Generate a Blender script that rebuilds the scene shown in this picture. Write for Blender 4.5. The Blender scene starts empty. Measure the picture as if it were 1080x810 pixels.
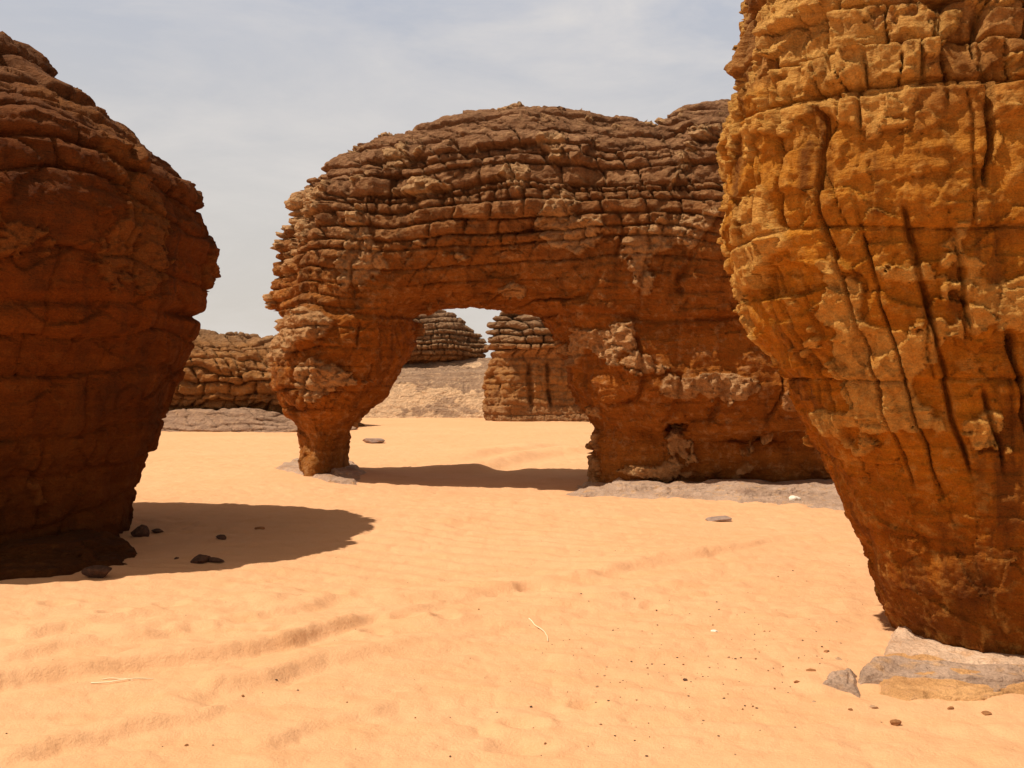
import bpy, math, random
import numpy as np
random.seed(7); rng = np.random.default_rng(11)
F = 1080.0; CZ = 1.7
scene = bpy.context.scene
COL = scene.collection

# ------------------------------------------------------------------ noise
def _h(ix, iy, iz, seed):
    h = (ix.astype(np.uint32) * np.uint32(374761393) + iy.astype(np.uint32) * np.uint32(668265263)
         + iz.astype(np.uint32) * np.uint32(2147483647 - 1442695) + np.uint32((seed * 974634777) & 0xffffffff))
    h = (h ^ (h >> np.uint32(13))) * np.uint32(1274126177)
    h = h ^ (h >> np.uint32(16))
    h = h * np.uint32(2246822519)
    return h ^ (h >> np.uint32(15))
def h01(ix, iy, iz, seed):
    return (_h(np.asarray(ix, dtype=np.int64) & 0xffffffff, np.asarray(iy, dtype=np.int64) & 0xffffffff,
               np.asarray(iz, dtype=np.int64) & 0xffffffff, seed) & np.uint32(0xffffff)).astype(np.float32) / 16777216.0
def noise(P, fr, seed=0):
    """value noise -1..1, P (N,3), fr scalar or 3-vector"""
    Q = P * np.asarray(fr, dtype=np.float64)
    I = np.floor(Q).astype(np.int64); f = (Q - I).astype(np.float32)
    f = f * f * f * (f * (f * 6 - 15) + 10)
    o = 0
    for dx in (0, 1):
        wx = f[:, 0] if dx else 1 - f[:, 0]
        for dy in (0, 1):
            wy = f[:, 1] if dy else 1 - f[:, 1]
            for dz in (0, 1):
                wz = f[:, 2] if dz else 1 - f[:, 2]
                o = o + wx * wy * wz * h01(I[:, 0] + dx, I[:, 1] + dy, I[:, 2] + dz, seed)
    return o * 2 - 1
def fbm(P, fr, seed=0, oct=3, g=.5):
    fr = np.asarray(fr, dtype=np.float64); a = 1; s = 0; t = 0
    for i in range(oct):
        s = s + a * noise(P + 17.3 * i, fr * (2.03 ** i), seed + i); t += a; a *= g
    return s / t * 1.35
def ss(a, b, x):
    t = np.clip((x - a) / (b - a), 0, 1); return t * t * (3 - 2 * t)
def ip(x, pts):
    pts = np.array(pts, dtype=float); return np.interp(x, pts[:, 0], pts[:, 1])

def facet(P, fr, seed, amp=1.0, step=.5, ids=False):
    """chipped planes: every random cell has its own tilt and depth"""
    W = P * np.asarray(fr, dtype=np.float64) + .35 * np.stack([noise(P, np.asarray(fr) * .9, seed + 200 + k) for k in range(3)], 1)
    I = np.floor(W - .5).astype(np.int64); best = np.full(len(P), 1e9); out = np.zeros(len(P)); hh = np.zeros(len(P))
    for dx in (0, 1):
        for dy in (0, 1):
            for dz in (0, 1):
                c = I + np.array([dx, dy, dz]); h = [h01(c[:, 0], c[:, 1], c[:, 2], seed + k) for k in range(7)]
                v = W - (c + .5 + .7 * (np.stack(h[:3], 1) - .5)); d = (v * v).sum(1)
                val = (v * (np.stack(h[3:6], 1) - .5)).sum(1) * 2 + step * (h[6] - .5) * 2
                m = d < best; best = np.where(m, d, best); out = np.where(m, val, out); hh = np.where(m, h[6], hh)
    return (amp * out, hh) if ids else amp * out

# ------------------------------------------------------------------ mesh helpers
def mesh_np(name, V, Q):
    me = bpy.data.meshes.new(name)
    V = np.ascontiguousarray(V, dtype=np.float32); Q = np.ascontiguousarray(Q, dtype=np.int32)
    me.vertices.add(len(V)); me.vertices.foreach_set('co', V.ravel())
    k = Q.shape[1]
    me.loops.add(Q.size); me.loops.foreach_set('vertex_index', Q.ravel())
    me.polygons.add(len(Q)); me.polygons.foreach_set('loop_start', np.arange(len(Q), dtype=np.int32) * k)
    me.update(calc_edges=True)
    me.polygons.foreach_set('use_smooth', np.ones(len(Q), dtype=bool))
    return me
def subsurf(V, Q, lv):
    me = mesh_np('tmp', V, Q); ob = bpy.data.objects.new('tmp', me); COL.objects.link(ob)
    m = ob.modifiers.new('s', 'SUBSURF'); m.levels = lv; m.render_levels = lv
    dg = bpy.context.evaluated_depsgraph_get(); ev = ob.evaluated_get(dg); em = ev.to_mesh()
    n = len(em.vertices); v = np.empty(n * 3, dtype=np.float32); em.vertices.foreach_get('co', v)
    q = np.empty(len(em.loops), dtype=np.int32); em.loops.foreach_get('vertex_index', q)
    ev.to_mesh_clear(); bpy.data.objects.remove(ob); bpy.data.meshes.remove(me)
    return v.reshape(-1, 3).astype(np.float64), q.reshape(-1, 4)
def normals(V, Q):
    a = V[Q[:, 2]] - V[Q[:, 0]]; b = V[Q[:, 3]] - V[Q[:, 1]]
    n = np.cross(a, b); N = np.zeros_like(V)
    for k in range(4):
        for c in range(3):
            N[:, c] += np.bincount(Q[:, k], weights=n[:, c], minlength=len(V))
    return N / (np.linalg.norm(N, axis=1, keepdims=True) + 1e-9)
def surface_nets(Fv, org, h):
    ins = Fv < 0; nx, ny, nz = Fv.shape
    cs = (nx - 1, ny - 1, nz - 1); acc = np.zeros(cs + (3,)); cnt = np.zeros(cs)
    cor = [(i, j, k) for i in (0, 1) for j in (0, 1) for k in (0, 1)]
    sl = lambda c: (slice(c[0], c[0] + cs[0]), slice(c[1], c[1] + cs[1]), slice(c[2], c[2] + cs[2]))
    for a in cor:
        for ax in range(3):
            if a[ax]: continue
            b = list(a); b[ax] = 1; b = tuple(b)
            fa, fb = Fv[sl(a)], Fv[sl(b)]; m = (fa < 0) != (fb < 0)
            t = np.where(m, fa / np.where(m, fa - fb, 1), 0)
            for c in range(3):
                acc[..., c] += np.where(m, a[c] + (t if c == ax else 0), 0)
            cnt += m
    act = cnt > 0; idx = -np.ones(cs, dtype=np.int64); idx[act] = np.arange(act.sum())
    base = np.stack(np.nonzero(act), 1); V = (base + acc[act] / cnt[act][:, None]) * h + np.array(org)
    qs = []
    for ax in range(3):
        u, v = (ax + 1) % 3, (ax + 2) % 3
        s0 = [slice(None)] * 3; s1 = [slice(None)] * 3
        s0[ax] = slice(0, -1); s1[ax] = slice(1, None)
        A = ins[tuple(s0)]; B = ins[tuple(s1)]
        E = np.stack(np.nonzero(A != B), 1)
        ok = (E[:, u] > 0) & (E[:, v] > 0) & (E[:, u] < cs[u]) & (E[:, v] < cs[v]); E = E[ok]
        fl = A[tuple(E.T)]
        def cell(du, dv):
            c = E.copy(); c[:, u] -= du; c[:, v] -= dv; return idx[tuple(c.T)]
        q = np.stack([cell(1, 1), cell(0, 1), cell(0, 0), cell(1, 0)], 1)
        q[~fl] = q[~fl][:, ::-1]; qs.append(q)
    return V, np.concatenate(qs)
def poly_sdf(X, Z, poly):
    """positive inside"""
    P = np.array(poly, dtype=float); d = np.full(X.shape, 1e9); inside = np.zeros(X.shape, bool)
    for i in range(len(P)):
        a = P[i]; b = P[(i + 1) % len(P)]; e = b - a
        t = np.clip(((X - a[0]) * e[0] + (Z - a[1]) * e[1]) / (e @ e + 1e-12), 0, 1)
        d = np.minimum(d, np.hypot(X - a[0] - t * e[0], Z - a[1] - t * e[1]))
        c = (a[1] > Z) != (b[1] > Z)
        if a[1] != b[1]:
            inside ^= c & (X < (b[0] - a[0]) * (Z - a[1]) / (b[1] - a[1]) + a[0])
    return np.where(inside, d, -d)

# ------------------------------------------------------------------ tagging
def tag(o, label=None, cat=None, group=None, kind=None):
    if label: o['label'] = label
    if cat: o['category'] = cat
    if group: o['group'] = group
    if kind: o['kind'] = kind
    return o
def link(name, me, mat, loc=(0, 0, 0), parent=None):
    o = bpy.data.objects.new(name, me); COL.objects.link(o); o.location = loc
    if mat: me.materials.clear(); me.materials.append(mat)
    me.name = name
    if parent: o.parent = parent
    return o
def empty(name, loc):
    o = bpy.data.objects.new(name, None); COL.objects.link(o); o.location = loc; o.empty_display_size = .3
    return o
def setf(me, f):
    a = me.attributes.new('sun_or_pale', 'FLOAT', 'POINT'); a.data.foreach_set('value', np.ascontiguousarray(f, dtype=np.float32))
    return me
def split_parts(root, V, Q, names, lab, mats, fr):
    """cut one continuous rock surface into its named parts along natural joints"""
    org = np.array(root.location)
    for k, nm in enumerate(names):
        q = Q[lab == k]
        if not len(q): continue
        used, inv = np.unique(q, return_inverse=True)
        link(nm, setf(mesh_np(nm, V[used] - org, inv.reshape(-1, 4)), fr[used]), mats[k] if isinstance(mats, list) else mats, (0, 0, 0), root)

# ------------------------------------------------------------------ materials
def nt(name):
    m = bpy.data.materials.new(name); m.use_nodes = True; t = m.node_tree
    for n in list(t.nodes): t.nodes.remove(n)
    out = t.nodes.new('ShaderNodeOutputMaterial'); b = t.nodes.new('ShaderNodeBsdfPrincipled')
    t.links.new(b.outputs[0], out.inputs[0]); b.inputs['Roughness'].default_value = .95
    if 'Specular IOR Level' in b.inputs: b.inputs['Specular IOR Level'].default_value = .12
    return m, t, b
class G:
    def __init__(s, t): s.t = t; s.n = t.nodes; s.l = t.links
    def put(s, inp, v):
        if isinstance(v, bpy.types.NodeSocket): s.l.new(v, inp)
        elif v is not None: inp.default_value = v
    def pos(s): return s.n.new('ShaderNodeTexCoord').outputs['Object']
    def map(s, v, sc=(1, 1, 1), loc=(0, 0, 0)):
        m = s.n.new('ShaderNodeMapping'); s.l.new(v, m.inputs[0]); m.inputs['Scale'].default_value = sc; m.inputs['Location'].default_value = loc
        return m.outputs[0]
    def noise(s, v, scale, det=4, rough=.55, dist=0):
        m = s.n.new('ShaderNodeTexNoise'); s.l.new(v, m.inputs['Vector']); m.inputs['Scale'].default_value = scale
        m.inputs['Detail'].default_value = det; m.inputs['Roughness'].default_value = rough; m.inputs['Distortion'].default_value = dist
        return m.outputs['Fac']
    def vor(s, v, scale, feat='F1'):
        m = s.n.new('ShaderNodeTexVoronoi'); s.l.new(v, m.inputs['Vector']); m.inputs['Scale'].default_value = scale; m.feature = feat
        return m.outputs['Distance']
    def ramp(s, f, stops, interp='LINEAR'):
        m = s.n.new('ShaderNodeValToRGB'); s.l.new(f, m.inputs[0]); e = m.color_ramp.elements; m.color_ramp.interpolation = interp
        while len(e) < len(stops): e.new(.5)
        for i, (p, c) in enumerate(stops):
            e[i].position = p; e[i].color = (c, c, c, 1) if not hasattr(c, '__len__') else (*c, 1)
        return m.outputs[0]
    def mix(s, f, a, b, mode='MIX'):
        m = s.n.new('ShaderNodeMix'); m.data_type = 'RGBA'; m.blend_type = mode
        s.put(m.inputs[0], f)
        for k, v in ((6, a), (7, b)):
            if isinstance(v, bpy.types.NodeSocket): s.l.new(v, m.inputs[k])
            else: m.inputs[k].default_value = (*v, 1)
        return m.outputs[2]
    def math(s, op, a, b=None, c=None, clamp=False):
        m = s.n.new('ShaderNodeMath'); m.operation = op; m.use_clamp = clamp
        s.put(m.inputs[0], a)
        if b is not None: s.put(m.inputs[1], b)
        if c is not None: s.put(m.inputs[2], c)
        return m.outputs[0]
    def z(s, v):
        m = s.n.new('ShaderNodeSeparateXYZ'); s.l.new(v, m.inputs[0]); return m.outputs[2]
    def bump(s, hgt, dist, strength=1, nrm=None):
        m = s.n.new('ShaderNodeBump'); s.l.new(hgt, m.inputs['Height']); m.inputs['Distance'].default_value = dist
        m.inputs['Strength'].default_value = strength
        if nrm: s.l.new(nrm, m.inputs['Normal'])
        return m.outputs[0]

def rock_mat(name, zstops, pale=(.42, .27, .15), stain=(.07, .03, .015), sc=1.0, stain_amt=.5, pale_amt=.5, bump=1.0, zrange=8.0):
    """zstops: list of (z in metres, colour) - the natural colour of the beds from the foot up"""
    m, t, b = nt(name); g = G(t); p = g.pos()
    wob = g.noise(g.map(p, (.6, .6, .6)), 1.0, 3)
    zz = g.math('ADD', g.z(p), g.math('MULTIPLY_ADD', wob, 1.6, -.8))
    f = g.math('DIVIDE', zz, zrange, clamp=True)
    col = g.ramp(f, [(max(0, min(1, z / zrange)), c) for z, c in zstops])
    # mottling
    n1 = g.noise(p, 2.2 * sc, 6, .6)
    col = g.mix(g.ramp(n1, [(.35, .0), (.7, .55)]), col, g.mix(1.0, col, (.55, .48, .42), 'MULTIPLY'))
    n2 = g.noise(g.map(p, (1, 1, 1), (5, 3, 9)), 7 * sc, 5, .65)
    col = g.mix(g.ramp(n2, [(.52, .0), (.68, pale_amt)]), col, pale)
    # thin bedding colour
    st = g.noise(g.map(p, (.5, .5, 9)), 1.3 * sc, 4, .6, .3)
    col = g.mix(g.ramp(st, [(.4, .0), (.62, .45)]), col, g.mix(1.0, col, (.6, .5, .42), 'MULTIPLY'))
    # run-down varnish streaks
    vs = g.noise(g.map(p, (2.6, 2.6, .22)), 1.1 * sc, 4, .6, .4)
    col = g.mix(g.ramp(vs, [(.5, .0), (.66, stain_amt)]), col, stain)
    at = t.nodes.new('ShaderNodeAttribute'); at.attribute_name = 'sun_or_pale'
    col = g.mix(g.math('MULTIPLY', at.outputs['Fac'], g.ramp(n2, [(.3, .25), (.6, .8)])), col, pale)  # patch mask blends in pale; on the arch it paints sunlit rock
    n3 = g.noise(p, 60 * sc, 3, .7)
    col = g.mix(.5, col, g.mix(1.0, col, g.ramp(n3, [(.3, .55), (.7, 1.35)]), 'MULTIPLY'))
    t.links.new(col, b.inputs['Base Color'])
    b1 = g.noise(p, 9 * sc, 6, .68)
    b2 = g.noise(g.map(p, (1, 1, 3.2)), 16 * sc, 5, .7)
    vo = g.vor(g.map(p, (1, 1, 1.4)), 13 * sc)
    hgt = g.math('ADD', g.math('ADD', b1, g.math('MULTIPLY', b2, .6)), g.math('MULTIPLY', vo, .35))
    t.links.new(g.bump(hgt, .085 / sc * bump, 1.0), b.inputs['Normal'])
    return m

# ------------------------------------------------------------------ rock surface
def layer_table(z0, z1, fn, seed):
    r = np.random.default_rng(seed); b = [z0]
    while b[-1] < z1:
        lo, hi = fn(b[-1]); b.append(b[-1] + r.uniform(lo, hi))
    return np.array(b)
def rockify(P, N, u, seed, thick, amp, edge=(.035, .06), wfac=(1.0, 3.0), warp=.12, vcr=None, lump=(1.6, .1),
            lump2=(6, .03), patch=None, fine=(18, .012), layer_off=.5, dip=(0, 0), tiltf=.5, fac=(3, .05), crk=(.05, .016), pilk=.35, wav=.16, onf=1.3, ona=.10):
    z = P[:, 2]
    zs = z + warp * fbm(P, .55, seed, 3) + dip[0] * P[:, 0] + dip[1] * P[:, 1]
    b = layer_table(zs.min() - 1, zs.max() + 1, thick, seed)
    i = np.searchsorted(b, zs, side='right') - 1
    h = b[i + 1] - b[i]; t = (zs - b[i]) / h
    wr = wfac[0] + (wfac[1] - wfac[0]) * h01(i, i * 0, i * 0, seed + 3)
    w = h * wr
    uw = u + .10 * fbm(P, 1.7, seed + 9, 2) + 50 * h01(i, i * 0 + 7, i * 0, seed + 4)
    q = uw / w; j = np.floor(q)
    # jittered vertical joints
    lo = j + .34 * (h01(j, i, i * 0, seed + 5) - .5); hi = j + 1 + .34 * (h01(j + 1, i, i * 0, seed + 5) - .5)
    jj = np.where(q < lo, j - 1, np.where(q > hi, j + 1, j))
    l2 = jj + .34 * (h01(jj, i, i * 0, seed + 5) - .5); h2 = jj + 1 + .34 * (h01(jj + 1, i, i * 0, seed + 5) - .5)
    eu = np.minimum(q - l2, h2 - q) * w; ez = np.minimum(t, 1 - t) * h
    r1 = h01(i, jj, i * 0, seed + 6); r2 = h01(i, jj, i * 0, seed + 7)
    A = amp(P); sun_or_pale = np.zeros(len(P))
    rr = edge[1]
    er = np.minimum(rr, h * .35)
    en = (1 + .5 * noise(P, 9, seed + 77))
    pz = 1 - np.clip(ez / (er * en), 0, 1); pu = 1 - np.clip(eu / (er * .8 * en), 0, 1)
    pu = pu * (.45 + .55 * (r2 > .3))
    cush = -(np.maximum(pz, 0) ** 2 + np.maximum(pu, 0) ** 2) * edge[0]
    # broad pillow of each bed; tops of beds slope back so that they catch the light
    pil = (.25 - (t - .45) ** 2) * pilk * np.minimum(h, .45)
    lof = (h01(i, i * 0 + 3, i * 0, seed + 8) - .5) * layer_off
    lof = lof * .14 + .10 * layer_off * noise(np.stack([P[:, 0] * .9, P[:, 1] * .9, i * 7.7 + 0 * t], 1), 1.0, seed + 21)
    blk = (r1 - .5) * .09 + (t - .5) * (r2 - .5) * .08 * tiltf + np.where(r1 > .9, -.06, 0)
    cw = crk[1] * (1 + .6 * noise(P, 6, seed + 78))
    cush = cush - crk[0] * (np.exp(-(ez / cw) ** 2) + .8 * np.exp(-(eu / cw) ** 2) * (r2 > .25))
    d = A * (cush + pil + lof + blk)
    d = d + fac[1] * facet(P, (fac[0], fac[0], fac[0] * 1.5), seed + 301) * (.4 + .6 * np.clip(A, 0, 1)) + fac[1] * .42 * facet(P, fac[0] * 2.7, seed + 311) * (.5 + .5 * np.clip(A, 0, 1))
    if vcr:
        sp, dep, wd, msk = vcr
        uv = u + wav * fbm(P, (1.2, 1.2, .6), seed + 31, 3) + .018 * noise(P, 6, seed + 33) + .03 * (h01(i, i * 0, i * 0, seed + 34) - .5)
        q = uv / sp; k = np.round(q); off = .3 * (h01(k, k * 0, k * 0, seed + 35) - .5)
        dist = np.abs(q - k - off) * sp
        on = ss(.0, .2, fbm(np.stack([k * 3.1, P[:, 2] * onf, k * 0], 1), 1.0, seed + 36, 2) + ona); wd = wd * (.6 + .9 * h01(k, k * 0, k * 0, seed + 39)) * (1 + .5 * noise(P, 4, seed + 40))
        # each column between cracks gets a slightly different depth
        cid = np.floor(q - off); 
        d = d - msk(P) * on * dep * np.exp(-(dist / wd) ** 2) * (1 + .4 * noise(P, 3, seed + 37)) + msk(P) * .05 * (h01(cid, cid * 0, np.floor(z * 1.3 + cid * .37), seed + 38) - .5)
    d = d + lump[1] * fbm(P, lump[0], seed + 41, 4)
    bl = -np.abs(fbm(P, (lump2[0], lump2[0], lump2[0] * 1.5), seed + 45, 3)) + .3
    d = d + lump2[1] * bl * (.35 + .65 * np.clip(A, 0, 1))
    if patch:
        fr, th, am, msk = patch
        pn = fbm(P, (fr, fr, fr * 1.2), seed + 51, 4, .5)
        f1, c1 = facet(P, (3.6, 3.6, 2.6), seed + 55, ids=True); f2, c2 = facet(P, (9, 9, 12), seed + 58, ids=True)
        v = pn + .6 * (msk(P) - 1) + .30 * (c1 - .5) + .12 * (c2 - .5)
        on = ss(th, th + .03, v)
        d = d + am * on * (.75 + .5 * f1 + .35 * f2); sun_or_pale = on
    d = d + fine[1] * fbm(P, fine[0], seed + 61, 3)
    d = d * (1 - .45 * ss(.45, .85, N[:, 2]))
    D = N * np.array([1, 1, .4])
    D /= np.linalg.norm(D, axis=1, keepdims=True) + 1e-9
    return P + D * d[:, None], sun_or_pale

def inflate(poly, yc, T, R, h, ytop=None, lv=2, carve=None, zmin=-.5, ext=.4, topR=2.0, both=False):
    """solid from a front outline: yc(x) centre depth, T(x,z)->(front, back) half thickness, R(x,z) edge rounding"""
    P = np.array(poly, dtype=float)
    xs = np.arange(P[:, 0].min() - ext, P[:, 0].max() + ext, h); zs = np.arange(zmin - ext, P[:, 1].max() + ext, h)
    X2, Z2 = np.meshgrid(xs, zs, indexing='ij')
    d2 = poly_sdf(X2, Z2, poly)
    # height of the top above every x
    top = np.array([Z2[i][d2[i] > 0].max() if (d2[i] > 0).any() else 0 for i in range(len(xs))])
    k = 9; top = np.convolve(np.pad(top, k, mode='edge'), np.ones(2 * k + 1) / (2 * k + 1), 'valid')
    dt = np.clip((top[:, None] - Z2) / topR, 0, 1); rt = np.sqrt(1 - (1 - dt) ** 2) * .75 + .25
    Yc = yc(X2); tf, tb = T(X2, Z2); tf = tf * rt; tb = tb * rt
    ys = np.arange((Yc - tf).min() - ext, (Yc + tb).max() + ext, h)
    e = np.clip(1 - d2 / R(X2, Z2), 0, None)
    y = ys[None, :, None]; Yc = Yc[:, None, :]; tt = np.where(y < Yc, tf[:, None, :], tb[:, None, :])
    rr = np.sqrt((e[:, None, :]) ** 2 + ((y - Yc) / tt) ** 2)
    Fv = (rr - 1) * np.minimum(1.0, tt)
    if carve:
        XX, YY, ZZ = np.meshgrid(xs, ys, zs, indexing='ij')
        Fv = carve(XX, YY, ZZ, Fv)
    V, Q = surface_nets(Fv, (xs[0], ys[0], zs[0]), h)
    V, Q = subsurf(V, Q, lv)
    return V, Q

def loft_fit(knots, cx, cy, a0, b0, side, n=2.4, rot=0.0, qy=1.0, sh=0.0):
    """for each outline point find the ring scale so the rock's edge lies there"""
    th = np.linspace(0, 2 * np.pi, 720, endpoint=False)
    c, s = np.cos(th), np.sin(th)
    ex = np.sign(c) * np.abs(c) ** (2 / n); ey = np.sign(s) * np.abs(s) ** (2 / n)
    out = []
    for px, py in knots:
        lo, hi = .01, 1.6
        for _ in range(40):
            mid = (lo + hi) / 2
            x0 = ex * a0 * mid; y0 = ey * b0 * mid ** qy
            x = cx + x0 * math.cos(rot) - y0 * math.sin(rot); y = cy + x0 * math.sin(rot) + y0 * math.cos(rot)
            x = x + sh * (y - cy)
            r = x / np.maximum(y, .1); k = r.argmax() if side > 0 else r.argmin()
            v = r[k] - (px - 540) / F
            if (v * side) < 0: lo = mid
            else: hi = mid
        out.append((CZ + (405 - py) / F * y[k], mid))
    return out
def loft(rings, cx, cy, a0, b0, th, zs, n=2.4, rot=0.0, qy=1.0, sh=0.0):
    """rings: (z, scale); returns V,Q, arc coordinate"""
    R = np.array(sorted(rings)); S = np.interp(zs, R[:, 0], R[:, 1])
    k = 7; S = np.convolve(np.pad(S, k, mode='edge'), np.ones(2 * k + 1) / (2 * k + 1), 'valid')
    t0, t1, k0, k1 = th      # fine window and the number of points in and out of it
    td = np.linspace(t0, t0 + 2 * np.pi, 6001); c, s = np.cos(td), np.sin(td)
    fx = np.sign(c) * np.abs(c) ** (2 / n) * a0; fy = np.sign(s) * np.abs(s) ** (2 / n) * b0
    cum = np.concatenate([[0], np.cumsum(np.hypot(np.diff(fx), np.diff(fy)))]); cs_ = np.interp(t1, td, cum)
    tgt = np.concatenate([np.linspace(0, cs_, k0, endpoint=False), np.linspace(cs_, cum[-1], k1, endpoint=False)])
    ex = np.interp(tgt, cum, fx); ey = np.interp(tgt, cum, fy)
    V = np.zeros((len(zs), len(ex), 3)); xx = S[:, None] * ex[None]; yy = S[:, None] ** qy * ey[None]
    V[:, :, 0] = cx + xx * math.cos(rot) - yy * math.sin(rot); V[:, :, 1] = cy + xx * math.sin(rot) + yy * math.cos(rot); V[:, :, 2] = zs[:, None]
    V[:, :, 0] += sh * (V[:, :, 1] - cy); X, Y = ex, ey
    arc = np.concatenate([[0], np.cumsum(np.hypot(np.diff(X), np.diff(Y)))])
    U = np.repeat(arc[None] * .85, len(zs), 0)
    nz, nt_ = len(zs), len(ex); id = np.arange(nz * nt_).reshape(nz, nt_)
    a = id[:-1]; b = np.roll(id, -1, 1)[:-1]; c2 = np.roll(id, -1, 1)[1:]; d = id[1:]
    Q = np.stack([a.ravel(), b.ravel(), c2.ravel(), d.ravel()], 1)
    return V.reshape(-1, 3), Q, U.ravel()

# ================================================================== GROUND
def gd(py): return CZ * F / (py - 405.0)
def gpt(px, py): d = gd(py); return ((px - 540) / F * d, d)
ridges = [
    ([(380, 660), (470, 636), (560, 618), (680, 600), (800, 575), (900, 562)], .022, .07),
    ([(120, 765), (250, 728), (380, 696), (500, 668), (640, 640), (780, 620), (900, 606)], .016, .07),
    ([(-20, 700), (60, 684), (150, 672), (240, 655), (330, 640), (400, 618)], .03, .07),
    ([(250, 800), (330, 770), (420, 748), (520, 736)], .02, .06),  # (points on the sand, height, width)
    ([(-60, 735), (0, 722), (80, 712), (160, 700), (240, 690), (300, 679), (360, 660), (430, 640)], .05, .075),
    ([(10, 676), (80, 662), (140, 652), (185, 645)], .045, .09),
    ([(110, 672), (180, 655), (260, 640), (330, 628)], .03, .1),
    ([(-20, 812), (60, 790), (130, 776), (200, 762), (245, 748)], .03, .06),
    ([(200, 735), (280, 720), (340, 700), (430, 690), (520, 676)], .025, .08),
    ([(380, 640), (470, 628), (600, 615), (700, 590), (820, 578)], .03, .12),
    ([(400, 665), (520, 650), (640, 632), (760, 606), (880, 596)], .025, .12),
    ([(560, 705), (690, 690), (800, 668)], .02, .1),
    ([(480, 500), (520, 488), (580, 478), (640, 474)], .10, .35),
    ([(470, 489), (520, 478), (600, 468)], .09, .3),
    ([(440, 560), (520, 548), (600, 542), (700, 548)], .03, .2),
]
prints = [(333, 691, .10), (548, 791, .12), (552, 768, .09), (430, 654, .1), (250, 655, .09), (296, 668, .08), (620, 748, .08),
          (395, 668, .08), (470, 655, .08), (205, 664, .09), (690, 640, .08), (180, 640, .1), (120, 652, .09), (60, 640, .1), (350, 630, .1), (560, 622, .1)]
def gh(x, y):
    x = np.asarray(x, dtype=float); y = np.asarray(y, dtype=float); sh = x.shape; x = x.ravel(); y = y.ravel()
    P = np.stack([x, y, 0 * x], 1); r = np.hypot(x, y)
    z = .035 * fbm(P, .22, 5, 2) * ss(2, 8, r)
    z += .012 * fbm(P, (1.1, 1.6, 1), 6, 3)
    lum = fbm(P, (2.8, 4.2, 1), 61, 3)
    z += .010 * np.abs(fbm(P, (6, 9, 1), 62, 2)) * ss(30, 10, r)
    z += .026 * np.abs(lum) * (1 + .5 * noise(P, .5, 8)) * ss(70, 20, r)
    # wind ripples in patches
    ph = (x * .55 + y * 1.0) * 2 * np.pi / .42 + 3.2 * fbm(P, .7, 12, 2)
    z += .010 * np.sin(ph) * ss(-.15, .5, fbm(P, .3, 14, 2)) * ss(45, 10, r)
    for pts, hh, ww in ridges:
        W = [gpt(*p) for p in pts]; D = np.full(x.shape, 1e9); S = np.zeros(x.shape); Tt = np.zeros(x.shape)
        for i in range(len(W) - 1):
            a = np.array(W[i]); e = np.array(W[i + 1]) - a; L2 = e @ e
            t = np.clip(((x - a[0]) * e[0] + (y - a[1]) * e[1]) / L2, 0, 1)
            dx = x - a[0] - t * e[0]; dy = y - a[1] - t * e[1]; dd = np.hypot(dx, dy)
            m = dd < D; D = np.where(m, dd, D); S = np.where(m, np.sign(e[0] * dy - e[1] * dx), S); Tt = np.where(m, (i + t) / (len(W) - 1), Tt)
        sd = S * D + .04 * noise(P, 2.5, 70)
        en = ss(0, .12, Tt) * ss(1, .8, Tt)
        # gentle on the far side, steeper on the near one
        prof = np.where(sd > 0, np.exp(-(sd / (ww * 3)) ** 2), np.exp(-(sd / ww) ** 2)) - .35 * np.exp(-((sd + ww * 1.6) / ww) ** 2)
        z += hh * en * prof * (1.15 + .5 * noise(P, .8, 71))
    for px, py, s in prints:
        a, b = gpt(px, py); q = ((x - a) / (s * 1.25)) ** 2 + ((y - b) / s) ** 2
        z += -.036 * np.exp(-q * 1.6) + .012 * np.exp(-(np.sqrt(q) - 1.25) ** 2 * 8)
    # sand banked against the feet of the rocks
    for (cx, cy, rx, ry, hh) in ((-4.7, 12.5, 3.2, 4.8, .05), (-3.6, 19.0, 1.6, 1.4, .06), (5.2, 8.3, 3.2, 3.6, .04)):
        z += hh * np.exp(-(((x - cx) / rx) ** 2 + ((y - cy) / ry) ** 2) ** 2)
    z -= .13 * np.exp(-((x - .4) / 2.2) ** 2 - ((y - 16.9) / 1.1) ** 2)
    z += .9 * ss(90, 400, r) * (fbm(P, .012, 77, 2) + .2)
    return z.reshape(sh)
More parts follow.
